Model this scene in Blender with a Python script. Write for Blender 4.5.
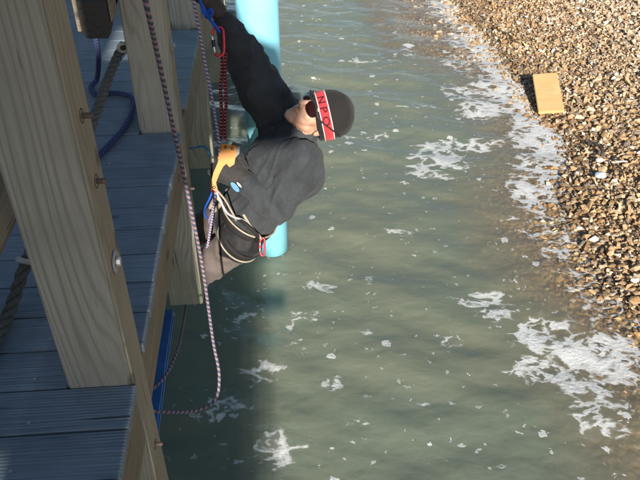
import bpy, bmesh, math, random
import numpy as np
from mathutils import Vector, Matrix, noise, Quaternion
random.seed(7); rng = np.random.default_rng(11)
R = math.radians
for o in list(bpy.data.objects): bpy.data.objects.remove(o)
scene = bpy.context.scene
C = scene.collection

# ------------------------------------------------------------------ camera, sky, sun, exposure
# world: pier deck top at z = 0, water at z = -1.72, y runs out along the pier
cam_d = bpy.data.cameras.new('camera'); cam = bpy.data.objects.new('camera', cam_d); C.objects.link(cam)
cam.location = (0, 0, 1.22); cam.rotation_euler = (R(90 - 36.25), 0, 0)
cam_d.sensor_width = 36; cam_d.lens = 36 * 690 / 640; cam_d.clip_start = .02; cam_d.clip_end = 2000
scene.camera = cam
cy = scene.cycles; cy.max_bounces = 6; cy.diffuse_bounces = 3; cy.glossy_bounces = 3; cy.transmission_bounces = 3; cy.transparent_max_bounces = 6
cy.caustics_reflective = False; cy.caustics_refractive = False
scene.render.resolution_x, scene.render.resolution_y = 1024, 768

SUN_TO = Vector((.084, -.939, .410)).normalized()          # towards the sun: low, behind, along the pier
world = bpy.data.worlds.new('World'); scene.world = world; world.use_nodes = True
wn = world.node_tree; bg = wn.nodes['Background']
sky = wn.nodes.new('ShaderNodeTexSky'); sky.sky_type = 'NISHITA'; sky.sun_disc = False
sky.sun_elevation = math.asin(SUN_TO.z); sky.sun_rotation = math.atan2(SUN_TO.x, SUN_TO.y)
sky.air_density = 1.0; sky.dust_density = .8; sky.ozone_density = 1.0
wn.links.new(sky.outputs[0], bg.inputs[0]); bg.inputs[1].default_value = .075
sd = bpy.data.lights.new('sun', 'SUN'); sun = bpy.data.objects.new('sun', sd); C.objects.link(sun)
sd.energy = 5.0; sd.angle = R(.5); sd.color = (1, .93, .82)
sun.rotation_euler = SUN_TO.to_track_quat('Z', 'Y').to_euler(); sun.location = (2, -8, 8)
vs = scene.view_settings
vs.view_transform = 'Standard'; vs.look = 'None'; vs.exposure = .85; vs.gamma = 1; vs.use_curve_mapping = False

WATER_Z = -1.72

# ------------------------------------------------------------------ node helpers
class NT:
    def __init__(s, name):
        s.m = bpy.data.materials.new(name); s.m.use_nodes = True; s.t = s.m.node_tree
        s.b = s.t.nodes['Principled BSDF']; s.out = s.t.nodes['Material Output']
    def n(s, t, **k):
        x = s.t.nodes.new('ShaderNode' + t)
        for a, v in k.items(): setattr(x, a, v)
        return x
    def l(s, a, b): s.t.links.new(a, b)
    def set(s, node, i, v):
        if isinstance(v, (int, float, tuple, list)): node.inputs[i].default_value = v
        else: s.l(v, node.inputs[i])
    def math(s, op, a, b=0., c=0., clamp=False):
        x = s.n('Math', operation=op); x.use_clamp = clamp
        s.set(x, 0, a); s.set(x, 1, b); s.set(x, 2, c); return x.outputs[0]
    def coord(s, kind='Object', scale=(1, 1, 1), rnd=0., loc=None):
        tc = s.n('TexCoord'); mp = s.n('Mapping'); mp.inputs['Scale'].default_value = scale
        if rnd:
            oi = s.n('ObjectInfo'); v = s.n('VectorMath', operation='SCALE'); cb = s.n('CombineXYZ')
            s.l(oi.outputs['Random'], cb.inputs[0]); s.l(s.math('MULTIPLY', oi.outputs['Random'], 7.3), cb.inputs[1])
            s.l(s.math('MULTIPLY', oi.outputs['Random'], 3.1), cb.inputs[2])
            s.l(cb.outputs[0], v.inputs[0]); v.inputs['Scale'].default_value = rnd
            s.l(v.outputs[0], mp.inputs['Location'])
        s.l(tc.outputs[kind], mp.inputs[0]); return mp.outputs[0]
    def noise(s, vec, scale, detail=4, rough=.55, dist=0.):
        x = s.n('TexNoise'); s.l(vec, x.inputs['Vector']); x.inputs['Scale'].default_value = scale
        x.inputs['Detail'].default_value = detail; x.inputs['Roughness'].default_value = rough
        x.inputs['Distortion'].default_value = dist; return x.outputs['Fac']
    def voro(s, vec, scale, feat='F1', rand=1.):
        x = s.n('TexVoronoi', feature=feat); s.l(vec, x.inputs['Vector']); x.inputs['Scale'].default_value = scale
        x.inputs['Randomness'].default_value = rand; return x
    def ramp(s, fac, stops, interp='LINEAR'):
        x = s.n('ValToRGB'); x.color_ramp.interpolation = interp; e = x.color_ramp.elements
        while len(e) < len(stops): e.new(.5)
        for i, (p, c) in enumerate(stops):
            e[i].position = p; e[i].color = (*c, 1) if isinstance(c, tuple) else (c, c, c, 1)
        s.l(fac, x.inputs[0]); return x.outputs[0]
    def mix(s, fac, a, b, mode='MIX'):
        x = s.n('Mix', data_type='RGBA', blend_type=mode)
        s.set(x, 0, fac)
        for i, v in ((6, a), (7, b)):
            if isinstance(v, tuple): x.inputs[i].default_value = (*v[:3], 1)
            else: s.l(v, x.inputs[i])
        return x.outputs[2]
    def bump(s, h, strength=.3, dist=.01, prev=None):
        x = s.n('Bump'); x.inputs['Strength'].default_value = strength; x.inputs['Distance'].default_value = dist
        s.l(h, x.inputs['Height'])
        if prev: s.l(prev, x.inputs['Normal'])
        return x.outputs[0]
    def fin(s, col=None, rough=.6, normal=None, **k):
        if col is not None:
            if isinstance(col, tuple): s.b.inputs['Base Color'].default_value = (*col, 1)
            else: s.l(col, s.b.inputs['Base Color'])
        s.set(s.b, 'Roughness', rough)
        if normal: s.l(normal, s.b.inputs['Normal'])
        for a, v in k.items(): s.set(s.b, a.replace('_', ' '), v)
        return s.m

M = {}
def wood(name, long_axis, light, mid, dark, ribs=False, knots=.7, rough=.75, stain=False):
    t = NT(name)
    sc = {'x': (.12, 1, 1), 'y': (1, .12, 1), 'z': (1, 1, .12)}[long_axis]
    v = t.coord('Object', sc, rnd=5)
    big = t.noise(v, 5.5, 2, .5, .35)
    so = t.n('SeparateXYZ'); t.l(t.coord('Object', (1, 1, 1)), so.inputs[0]); oi = t.n('ObjectInfo').outputs['Random']
    ia, ib = {'x': (1, 2), 'y': (0, 2), 'z': (0, 1)}[long_axis]
    ca_ = t.math('ADD', so.outputs[ia], t.math('MULTIPLY_ADD', oi, .12, -.02)); cb_ = t.math('ADD', so.outputs[ib], t.math('MULTIPLY_ADD', oi, -.1, .16))
    rad_ = t.math('SQRT', t.math('ADD', t.math('MULTIPLY', ca_, ca_), t.math('MULTIPLY', cb_, cb_)))
    rings = t.math('SINE', t.math('MULTIPLY', t.math('ADD', rad_, t.math('MULTIPLY', big, .24)), 2 * math.pi / .0135))
    rings = t.math('MULTIPLY_ADD', rings, .5, .5)
    rings = t.math('POWER', rings, 3.5)
    sc2 = {'x': (.02, 1, 1), 'y': (1, .02, 1), 'z': (1, 1, .02)}[long_axis]
    fib = t.noise(t.coord('Object', sc2, rnd=5), 260, 3, .6)
    pat = t.noise(t.coord('Object', (1, 1, 1), rnd=5), 4, 4, .6)
    kv = {'x': (.55, 1, 1), 'y': (1, .55, 1), 'z': (1, 1, .55)}[long_axis]
    vo = t.voro(t.coord('Object', kv, rnd=5), 6.5)
    knot = t.ramp(vo.outputs['Distance'], [(.07, 1.), (.12, 0.)])
    col = t.mix(t.math('MULTIPLY', rings, t.ramp(big, [(.35, .25), (.62, 1.)])), light, mid)
    col = t.mix(t.math('MULTIPLY', t.ramp(fib, [(.35, 0.), (.7, 1.)]), .45), col, dark)
    col = t.mix(t.math('MULTIPLY', t.ramp(pat, [(.42, 0.), (.75, 1.)]), .55), col, dark)
    col = t.mix(t.math('MULTIPLY', knot, knots), col, tuple(c * .35 for c in dark))
    crk = t.noise(t.coord('Object', {'x': (.03, 1, 1), 'y': (1, .03, 1), 'z': (1, 1, .03)}[long_axis], rnd=9), 110, 2, .5, .1)
    crk = t.ramp(crk, [(.70, 0.), (.73, 1.)])
    col = t.mix(t.math('MULTIPLY', crk, .75), col, tuple(c * .25 for c in dark))
    if stain:
        sz = t.n('SeparateXYZ'); t.l(t.coord('Object'), sz.inputs[0])
        gr = t.ramp(t.math('ADD', t.math('MULTIPLY', sz.outputs[2], -1.), t.math('MULTIPLY', t.math('SUBTRACT', pat, .5), .5)), [(.55, 0.), (.92, .55)])
        col = t.mix(gr, col, (.13, .17, .10))
    hgt = t.math('ADD', t.math('MULTIPLY', crk, -1.2), t.math('MULTIPLY', fib, .6)); hgt = t.math('ADD', hgt, 0.) if 0 else hgt
    hgt = t.math('ADD', hgt, t.math('MULTIPLY', rings, .10))
    nm = t.bump(hgt, .35, .003)
    if ribs:
        tc = t.coord('Object', (0, 1, 0))
        sx = t.n('SeparateXYZ'); t.l(tc, sx.inputs[0])
        rb = t.math('SINE', t.math('MULTIPLY', sx.outputs[1], 2 * math.pi / .0085))
        nm = t.bump(rb, .26, .0022, nm)
        col = t.mix(t.math('MULTIPLY', t.math('MULTIPLY_ADD', rb, -.5, .5), .22), col, tuple(c * .5 for c in dark))
    return t.fin(col, rough, nm, Specular_IOR_Level=.25)
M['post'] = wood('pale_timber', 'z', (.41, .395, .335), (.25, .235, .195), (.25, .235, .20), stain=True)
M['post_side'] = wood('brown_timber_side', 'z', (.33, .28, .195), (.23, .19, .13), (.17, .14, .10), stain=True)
M['fascia'] = wood('brown_timber', 'y', (.25, .195, .125), (.185, .14, .09), (.10, .08, .06))
M['dark_rail'] = wood('near_black_timber', 'y', (.06, .054, .048), (.045, .04, .036), (.03, .027, .025))  # near-black timber tones for the stub rail
M['rail'] = wood('rail_timber', 'y', (.30, .26, .19), (.22, .19, .14), (.13, .11, .09))
M['brace'] = wood('brace_timber', 'z', (.26, .22, .16), (.19, .16, .12), (.10, .085, .07))
M['deck'] = wood('weathered_deck_timber', 'x', (.225, .272, .31), (.172, .208, .24), (.085, .105, .125), ribs=True, knots=.6)
M['shade_blocker'] = wood('blocker_boards', 'z', (.30, .25, .18), (.22, .18, .13), (.13, .11, .09))

def plain(name, col, rough=.5, metal=0., var=.25, scale=30, bump=.15, bd=.003, **k):
    t = NT(name); v = t.coord('Object')
    n = t.noise(v, scale, 5, .6)
    c = t.mix(t.ramp(n, [(.3, 0.), (.75, 1.)]), tuple(x * (1 + var) for x in col), tuple(x * (1 - var) for x in col))
    return t.fin(c, rough, t.bump(n, bump, bd), Metallic=metal, **k)
M['steel'] = plain('galvanised_steel', (.30, .31, .32), .6, .4, .2, 90)
M['rust'] = plain('rusty_bolt', (.10, .075, .058), .7, .3, .4, 120)
M['bluesteel'] = plain('blue_painted_steel', (.04, .15, .40), .45, 0, .2, 14)
t = NT('light_blue_paint')
v = t.coord('Object'); n1 = t.noise(v, 6, 5, .6); n2 = t.noise(t.coord('Object', (1, 1, .15)), 24, 4, .6)
sp = t.n('SeparateXYZ'); t.l(t.coord('Object'), sp.inputs[0])
col = t.mix(t.ramp(n1, [(.35, 0.), (.7, 1.)]), (.21, .57, .72), (.26, .62, .75))
col = t.mix(t.math('MULTIPLY', t.ramp(n2, [(.60, 0.), (.78, 1.)]), .30), col, (.09, .30, .42))
scf = t.ramp(t.noise(t.coord('Object', (1, 1, .5)), 55, 4, .7), [(.64, 0.), (.70, 1.)])
col = t.mix(t.math('MULTIPLY', scf, .35), col, (.42, .66, .72))
tide = t.ramp(t.math('ADD', sp.outputs[2], t.math('MULTIPLY', t.math('SUBTRACT', n1, .5), .22)), [(.02, .75), (.12, 0.)])
col = t.mix(tide, col, (.10, .33, .33))
M['pile'] = t.fin(col, .42, t.bump(n1, .12, .004))

def fabric(name, col, scale=260, var=.3, rough=.95, sheen=.06, lint=0.):
    t = NT(name); v = t.coord('Object')
    n = t.noise(v, scale, 3, .7); w = t.noise(v, 11, 4, .6)
    c = t.mix(t.ramp(w, [(.3, 0.), (.7, 1.)]), tuple(x * (1 + var) for x in col), tuple(x * (1 - var) for x in col))
    c = t.mix(t.ramp(n, [(.45, 0.), (.8, .35)]), c, tuple(min(1, x * 2.2 + lint) for x in col))
    nm = t.bump(n, .5, .003); nm = t.bump(t.noise(v, 38, 3, .6), .35, .006, nm)
    return t.fin(c, rough, nm, Sheen_Weight=sheen, Specular_IOR_Level=.15)
M['fleece'] = fabric('charcoal_fleece', (.038, .0425, .048))
M['shorts'] = fabric('black_nylon', (.014, .014, .016), 90, rough=.6, sheen=.1)
M['trousers'] = fabric('taupe_trousers', (.115, .092, .086), 180)
M['beanie'] = fabric('black_knit', (.017, .0165, .0165), 330, var=.15)
M['band'] = fabric('red_band', (.52, .035, .045), 300, var=.12, sheen=.1)
M['band_edge'] = fabric('white_trim', (.62, .55, .55), 300, var=.08, sheen=.1)
M['band_ink'] = fabric('dark_print', (.05, .012, .016), 300, var=.1, sheen=0)
M['glove'] = fabric('black_glove', (.03, .028, .028), 140, rough=.7, sheen=.1)
M['glove_leather'] = fabric('dark_leather', (.055, .042, .036), 60, rough=.55, sheen=0)
M['patch_blue'] = fabric('blue_patch', (.10, .23, .40), 200, sheen=0)
M['patch_white'] = fabric('white_patch', (.66, .67, .68), 200, sheen=0)
M['boot'] = fabric('black_boot', (.02, .019, .018), 60, rough=.5, sheen=0)
M['webbing'] = fabric('black_webbing', (.022, .02, .02), 300, rough=.7, sheen=0)
M['tan_web'] = fabric('tan_webbing', (.36, .31, .24), 300, rough=.8, sheen=0)
M['white_sling'] = fabric('white_sling', (.42, .39, .42), 300, rough=.8, sheen=0)
M['blue_sling'] = fabric('blue_sling', (.02, .09, .48), 300, rough=.7, sheen=0)
t = NT('skin'); v = t.coord('Object')
n = t.noise(v, 14, 4, .6); st = t.noise(v, 420, 2, .6)
c = t.mix(t.ramp(n, [(.35, 0.), (.7, 1.)]), (.56, .33, .23), (.46, .245, .17))
M['skin'] = t.fin(c, .5, t.bump(st, .15, .001), Subsurface_Weight=.15, Subsurface_Scale=.01)
M['lips'] = plain('lips', (.42, .17, .14), .45, 0, .1, 200)
M['lens'] = plain('dark_lens', (.035, .010, .010), .06, 0, .05, 40, .0)
M['frame'] = plain('black_frame', (.02, .015, .015), .35)
M['gold'] = plain('gold_anodised', (.50, .185, .005), .55, .0, .12, 60, .08)
M['red_metal'] = plain('red_anodised', (.55, .03, .05), .3, .45, .1, 60, .05)
M['silver'] = plain('bright_alloy', (.62, .62, .63), .3, .8, .1, 60, .05)
M['black_metal'] = plain('black_metal', (.02, .02, .022), .4, .3)

def rope_mat(name, base, fleck, kind='fleck', f=(55, 2), thr=.45):
    t = NT(name); tc = t.n('TexCoord'); sx = t.n('SeparateXYZ'); t.l(tc.outputs['UV'], sx.inputs[0])
    u, v = sx.outputs[0], sx.outputs[1]
    a = t.math('FRACT', t.math('ADD', t.math('MULTIPLY', v, f[0]), t.math('MULTIPLY', u, f[1])))
    b = t.math('FRACT', t.math('SUBTRACT', t.math('MULTIPLY', v, f[0]), t.math('MULTIPLY', u, f[1])))
    ma = t.math('LESS_THAN', a, thr); mb = t.math('LESS_THAN', b, thr)
    mk = t.math('MULTIPLY', ma, mb) if kind == 'fleck' else ma
    n = t.noise(t.coord('Object'), 400, 2, .6)
    c = t.mix(mk, base, fleck); c = t.mix(t.ramp(n, [(.4, 0.), (.8, .45)]), c, tuple(x * .45 for x in base))
    br = t.math('ADD', t.math('SINE', t.math('MULTIPLY', t.math('ADD', t.math('MULTIPLY', v, 260), t.math('MULTIPLY', u, 6)), 6.283)),
                t.math('SINE', t.math('MULTIPLY', t.math('SUBTRACT', t.math('MULTIPLY', v, 260), t.math('MULTIPLY', u, 6)), 6.283)))
    return t.fin(c, .85, t.bump(br, .3, .001), Specular_IOR_Level=.2)
M['rope'] = rope_mat('blue_pink_rope', (.08, .083, .135), (.34, .235, .26), 'spiral', (44, 1), .45)
M['rope2'] = rope_mat('purple_white_rope', (.14, .13, .26), (.60, .46, .52), 'spiral', (60, 1), .45)
M['deckrope'] = rope_mat('navy_rope', (.035, .045, .12), (.09, .105, .20), 'fleck', (60, 2), .5)
M['cord'] = rope_mat('red_black_cord', (.022, .018, .018), (.62, .09, .09), 'fleck', (70, 1), .62)
M['hawser'] = plain('weathered_hemp', (.085, .082, .072), .95, 0, .4, 160, .6)
M['whip'] = fabric('whipping_twine', (.36, .36, .34), 300, sheen=0)
M['cutboard'] = wood('pale_board', 'x', (.66, .46, .22), (.56, .37, .16), (.44, .28, .12), knots=.1)
M['stick'] = plain('dark_driftwood', (.05, .04, .033), .9, 0, .4, 60, .5)
M['palestick'] = plain('bleached_driftwood', (.52, .47, .40), .9, 0, .3, 40, .5)
M['bluestone'] = plain('pale_blue_stone', (.50, .56, .62), .6, 0, .15, 40)
M['whitestone'] = plain('white_flint', (.72, .68, .60), .6, 0, .15, 40)
M['weed'] = plain('brown_weed', (.10, .06, .025), .6, 0, .4, 40)

# ------------------------------------------------------------------ object helpers
def tag(o, label=None, cat=None, group=None, kind=None):
    for k, v in (('label', label), ('category', cat), ('group', group), ('kind', kind)):
        if v: o[k] = v
    return o
def empty(name, loc=(0, 0, 0), rz=0., label=None, cat=None, group=None):
    o = bpy.data.objects.new(name, None); C.objects.link(o); o.location = loc; o.rotation_euler = (0, 0, rz)
    o.empty_display_size = .1; return tag(o, label, cat, group)
def link(name, me, mat=None, parent=None, loc=None, rot=None, smooth=None):
    o = bpy.data.objects.new(name, me); C.objects.link(o)
    if mat and not me.materials: me.materials.append(M[mat])
    if parent: o.parent = parent
    if loc is not None: o.location = loc
    if rot is not None: o.rotation_euler = rot
    if smooth is not None: me.polygons.foreach_set('use_smooth', [smooth] * len(me.polygons))
    return o
def bm_mesh(bm, name):
    bmesh.ops.recalc_face_normals(bm, faces=bm.faces)
    me = bpy.data.meshes.new(name); bm.to_mesh(me); bm.free(); return me
def box_mesh(name, x0, x1, y0, y1, z0, z1, bev=.004, seg=1, warp=0.):
    bm = bmesh.new()
    bmesh.ops.create_cube(bm, size=1, matrix=Matrix.Translation(((x0 + x1) / 2, (y0 + y1) / 2, (z0 + z1) / 2)) @ Matrix.Diagonal((x1 - x0, y1 - y0, z1 - z0, 1)))
    if bev: bmesh.ops.bevel(bm, geom=bm.edges[:], offset=bev, segments=seg, affect='EDGES')
    return bm_mesh(bm, name)
def prism_mesh(name, pts, thick, bev=.002, holes=None):
    """outline in x,z extruded along y, bevelled"""
    bm = bmesh.new()
    vs_ = [bm.verts.new((x, -thick / 2, z)) for x, z in pts]; f = bm.faces.new(vs_)
    r = bmesh.ops.extrude_face_region(bm, geom=[f])
    bmesh.ops.translate(bm, verts=[g for g in r['geom'] if isinstance(g, bmesh.types.BMVert)], vec=(0, thick, 0))
    if bev: bmesh.ops.bevel(bm, geom=[e for e in bm.edges if abs(e.verts[0].co.y - e.verts[1].co.y) < 1e-6], offset=bev, segments=2, affect='EDGES')
    return bm_mesh(bm, name)
def catmull(pts, n=10, closed=False):
    P = [Vector(p) for p in pts]; out = []; N = len(P)
    rng_ = range(N) if closed else range(N - 1)
    for i in rng_:
        if closed: p0, p1, p2, p3 = P[i - 1], P[i], P[(i + 1) % N], P[(i + 2) % N]
        else: p0, p1, p2, p3 = P[max(i - 1, 0)], P[i], P[i + 1], P[min(i + 2, N - 1)]
        for k in range(n):
            t = k / n
            out.append(.5 * (2 * p1 + (p2 - p0) * t + (2 * p0 - 5 * p1 + 4 * p2 - p3) * t * t + (3 * p1 - p0 - 3 * p2 + p3) * t ** 3))
    if not closed: out.append(P[-1])
    return out
def frames(path, closed=False):
    out = []; n = None
    for i, p in enumerate(path):
        a = path[i - 1] if (i or closed) else p; b = path[(i + 1) % len(path)] if (closed or i < len(path) - 1) else p
        tg = (b - a).normalized()
        if n is None: n = tg.orthogonal().normalized()
        n = (n - tg * n.dot(tg)).normalized(); out.append((p, tg, n, tg.cross(n)))
    return out
def tube_into(bm, path, r, res=8, closed=False, flat=1., up=None):
    uvl = bm.loops.layers.uv.verify(); fr = frames(path, closed); rings = []; L = [0.]
    for i in range(1, len(path)): L.append(L[-1] + (path[i] - path[i - 1]).length)
    L.append(L[-1] + (path[0] - path[-1]).length)
    for i, (p, tg, n, b) in enumerate(fr):
        if up is not None:
            n = (up - tg * up.dot(tg)).normalized(); b = tg.cross(n)
        rr = r(i / (len(fr) - 1)) if callable(r) else r
        rings.append([bm.verts.new(p + (n * math.cos(2 * math.pi * k / res) + b * math.sin(2 * math.pi * k / res) * flat) * rr) for k in range(res)])
    for i in range(len(rings) if closed else len(rings) - 1):
        A, B = rings[i], rings[(i + 1) % len(rings)]
        for k in range(res):
            f = bm.faces.new((A[k], A[(k + 1) % res], B[(k + 1) % res], B[k])); f.smooth = True
            for lp, (u, w) in zip(f.loops, ((k / res, L[i]), ((k + 1) / res, L[i]), ((k + 1) / res, L[i + 1]), (k / res, L[i + 1]))): lp[uvl].uv = (u, w)
    if not closed:
        bm.faces.new(list(reversed(rings[0]))); bm.faces.new(rings[-1])
def tube_mesh(name, pts, r, n=10, res=8, closed=False, flat=1., up=None, smooth_path=True):
    bm = bmesh.new(); path = catmull(pts, n, closed) if smooth_path else [Vector(p) for p in pts]
    tube_into(bm, path, r, res, closed, flat, up)
    me = bpy.data.meshes.new(name); bm.to_mesh(me); bm.free(); return me
def lathe_mesh(name, prof, res=32, sx=1., sy=1.):
    bm = bmesh.new(); rings = []
    for z, r in prof:
        if r < 1e-5: rings.append([bm.verts.new((0, 0, z))]); continue
        rings.append([bm.verts.new((r * sx * math.cos(2 * math.pi * k / res), r * sy * math.sin(2 * math.pi * k / res), z)) for k in range(res)])
    for A, B in zip(rings, rings[1:]):
        for k in range(res):
            a0, a1 = A[k % len(A)], A[(k + 1) % len(A)]; b0, b1 = B[k % len(B)], B[(k + 1) % len(B)]
            vs_ = []
            for q in (a0, a1, b1, b0):
                if q not in vs_: vs_.append(q)
            if len(vs_) > 2: bm.faces.new(vs_).smooth = True
    return bm_mesh(bm, name)

# ------------------------------------------------------------------ beach and sea
SH_Y = np.array([-60, -8, 1.0, 2.39, 3.03, 3.31, 3.46, 3.78, 4.26, 4.76, 5.34, 5.97, 6.73, 8.04, 9.15, 10.5, 14, 60.])
SH_X = np.array([9, 2.7, 2.1, 2.02, 1.99, 1.95, 1.84, 1.88, 1.84, 1.90, 2.20, 2.15, 2.09, 2.02, 1.92, 1.78, 1.3, -9.])
def shore(Y): return np.interp(Y, SH_Y, SH_X)
def terr(X, Y):
    s = X - shore(Y)
    z = np.where(s > 0, .15 * s - .0025 * np.minimum(s, 20) ** 2, np.where(s > -1.6, .11 * s, -.176 + .25 * (s + 1.6)))
    z = np.where((s < 0) & (s > -1.7), z * (1 - .62 * np.clip((Y - 6.9) / .8, 0, 1) * np.clip((s + 1.7) / .5, 0, 1)), z)
    z = np.where(s > 20, 2.0 + .002 * s, z)
    z = np.maximum(z, -3.)
    z += .018 * np.sin(X * 2.1 + Y * .7) * np.sin(Y * 1.3 - X * .4) * np.clip(s + .6, 0, 1)
    return WATER_Z + z
def spaced(a, b, step, far, grow=1.25):
    c = list(np.arange(a, b + step / 2, step)); lo, hi = [], []
    d = step; x = a
    while x > -far: d *= grow; x -= d; lo.append(x)
    d = step; x = c[-1]
    while x < far: d *= grow; x += d; hi.append(x)
    return np.array(lo[::-1] + c + hi)
def grid_mesh(name, xs, ys, zf):
    X, Y = np.meshgrid(xs, ys); Z = zf(X, Y)
    n, m = len(ys), len(xs); co = np.stack([X, Y, Z], -1).reshape(-1, 3).astype(np.float32)
    i = np.arange((n - 1) * m).reshape(n - 1, m)[:, :-1].ravel()
    q = np.stack([i, i + 1, i + m + 1, i + m], 1).astype(np.int32)
    me = bpy.data.meshes.new(name); me.vertices.add(len(co)); me.vertices.foreach_set('co', co.ravel())
    me.loops.add(q.size); me.loops.foreach_set('vertex_index', q.ravel())
    me.polygons.add(len(q)); me.polygons.foreach_set('loop_start', np.arange(len(q), dtype=np.int32) * 4)
    me.polygons.foreach_set('use_smooth', np.ones(len(q), bool)); me.update(); me.validate(); return me, co
def attr(me, name, vals):
    a = me.attributes.new(name, 'FLOAT', 'POINT'); a.data.foreach_set('value', np.asarray(vals, np.float32).ravel())

t = NT('shingle_ground'); v = t.coord('Object')
vo = t.voro(v, 24); vc = t.voro(v, 24)
c = t.ramp(vo.outputs['Color'], [(0., (.05, .035, .025)), (.35, (.20, .12, .06)), (.7, (.33, .22, .12)), (1., (.5, .42, .32))])
nm = t.bump(t.math('SUBTRACT', 1., vo.outputs['Distance']), 1., .03)
M['ground'] = t.fin(c, .85, nm)
me, _ = grid_mesh('beach', spaced(-1, 6.5, .08, 400), spaced(1, 14, .1, 400), terr)
tag(link('beach', me, 'ground'), kind='structure')

def wavez(X, Y):
    z = np.zeros_like(X); w = np.random.default_rng(5)
    for k in range(26):
        lam = .22 * 1.13 ** k if k < 14 else w.uniform(.25, 1.2)
        th = w.normal(1.35, .55); kk = 2 * math.pi / lam
        A = .0042 * lam ** .8 if lam < .45 else .0021 if lam < 1.3 else .0026
        ph = w.uniform(0, 6.28); d = X * math.cos(th) + Y * math.sin(th)
        z += A * np.sin(kk * d + ph + .8 * np.sin(1.7 * X - 1.1 * Y + k))
    fade = np.clip((14 - np.hypot(X, Y - 3)) / 6, 0, 1)
    s = X - shore(Y)
    # small swell front that runs on to the beach
    z2 = .018 * np.exp(-((s + 1.15 + .12 * np.sin(Y * 1.3)) / .13) ** 2) * np.clip((Y - 5.5) / 2, 0, 1)
    return WATER_Z + z * fade * np.clip(.35 - s * .6, .25, 1) + z2
me, co = grid_mesh('water', spaced(-2.2, 2.7, .03, 400), spaced(1.3, 11, .032, 400), wavez)
X, Y = co[:, 0], co[:, 1]; s = X - shore(Y)
attr(me, 'depth', np.clip(co[:, 2] - terr(X, Y), 0, 5))
def gb(x, y, rx, ry, a=0.):
    c_, s_ = math.cos(a), math.sin(a); dx, dy = X - x, Y - y
    return np.exp(-(((dx * c_ + dy * s_) / rx) ** 2 + ((-dx * s_ + dy * c_) / ry) ** 2))
foam = np.zeros(len(X))
for p in ((1.02, 5.18, .32, .26, .3, .96), (1.36, 5.42, .34, .17, .2, .92), (.95, 4.92, .26, .12, -.2, .8), (1.66, 4.5, .12, .30, .0, .92), (1.60, 4.85, .10, .22, .3, .7),
          (1.12, 3.22, .17, .10, .3, .9), (1.28, 3.00, .14, .20, -.5, 1.0), (1.55, 2.86, .30, .15, -.1, 1.05), (1.50, 2.58, .26, .12, -.6, .92), (1.36, 2.72, .2, .12, .3, .9), (1.05, 3.36, .2, .09, .1, .9), (1.40, 3.12, .26, .10, .2, .85), (1.22, 2.78, .16, .2, -.4, .9), (1.48, 2.40, .2, .14, -.7, .88), (1.72, 2.95, .22, .14, 0, .95), (1.75, 2.70, .2, .1, .2, .85), (1.10, 5.42, .30, .12, .2, .92), (.92, 5.05, .2, .2, .5, .9), (1.62, 4.62, .14, .34, 0, .95), (1.75, 5.05, .14, .3, 0, .85), (1.45, 6.6, .3, .25, .1, .85), (1.55, 7.3, .25, .4, .1, .8), (.35, 5.6, .5, .1, .15, .62), (.9, 6.2, .4, .1, .1, .66), (.5, 7.4, .4, .14, .1, .62), (1.0, 7.7, .12, .25, 0, .8),
          (.36, 3.58, .20, .09, .3, .70), (.05, 3.50, .18, .10, -.2, .68), (.57, 2.53, .11, .08, 0, .70), (-.20, 2.22, .17, .15, .5, .76), (.21, 2.36, .13, .08, 0, .66), (.30, 3.05, .22, .08, .4, .58), (.75, 3.0, .18, .08, -.3, .58), (-.35, 2.75, .16, .12, .2, .72), (-.15, 3.15, .2, .1, .6, .7), (.6, 4.1, .3, .08, .1, .62), (-.55, 2.5, .2, .14, 0, .68), (-.5, 3.2, .25, .14, .8, .66), (.1, 2.65, .12, .1, 0, .66),
          (.95, 8.4, .10, .35, -.2, .62), (.9, 7.2, .35, .12, 0, .55), (.6, 6.6, .5, .2, .1, .45), (1.2, 6.9, .4, .12, .1, .5),
          (1.62, 6.15, .36, .26, .1, 1.02), (1.85, 5.65, .2, .25, 0, .9), (-.1, 2.9, .3, .2, 0, .45), (1.05, 3.8, .5, .1, .1, .42), (.1, 4.7, .6, .2, 0, .38), (-.5, 2.2, .4, .5, 0, .42)):
    foam = np.maximum(foam, gb(p[0], p[1], p[2] * 1.25, p[3] * 1.25, p[4]) * p[5] * .88)
wash = np.exp(-(np.minimum(s + .10 + .06 * np.sin(Y * 5), 0) / .42) ** 2) * np.where(s > .06, np.exp(-((s - .06) / .1) ** 2), 1) * np.interp(Y, [2, 3.2, 4.4, 5.1, 5.6, 9, 14], [.5, .56, .58, .84, .98, .95, .9])
foam = np.maximum(foam, wash)
edge = np.exp(-((s + .01) / .035) ** 2) * .72
foam = np.maximum(foam, edge)
attr(me, 'foam', foam)

t = NT('murky_sea_water'); v = t.coord('Object')
ad = t.n('Attribute', attribute_name='depth').outputs['Fac']; af = t.n('Attribute', attribute_name='foam').outputs['Fac']
rip = t.noise(t.coord('Object', (1, 1.6, 1)), 6, 3, .48, .2)
nm = t.bump(rip, .50, .03)
cl = t.noise(v, .9, 3, .5, .6)
silt = t.mix(t.ramp(cl, [(.35, 0.), (.68, 1.)]), (.166, .198, .152), (.186, .203, .148))
silt = t.mix(t.ramp(ad, [(.025, 1.), (.10, 0.)]), silt, (.25, .213, .152))
body = t.b
t.l(silt, body.inputs['Base Color']); body.inputs['Roughness'].default_value = .07; body.inputs['IOR'].default_value = 1.333
body.inputs['Subsurface Weight'].default_value = .85; body.inputs['Subsurface Radius'].default_value = (.8, 1., .7); body.inputs['Subsurface Scale'].default_value = .38
t.l(nm, body.inputs['Normal'])
fr = t.n('Fresnel'); fr.inputs['IOR'].default_value = 1.333; t.l(nm, fr.inputs['Normal'])
tr = t.n('BsdfTransparent'); tr.inputs[0].default_value = (.93, .90, .80, 1); gl = t.n('BsdfGlossy'); gl.inputs['Roughness'].default_value = .07; t.l(nm, gl.inputs['Normal'])
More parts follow.
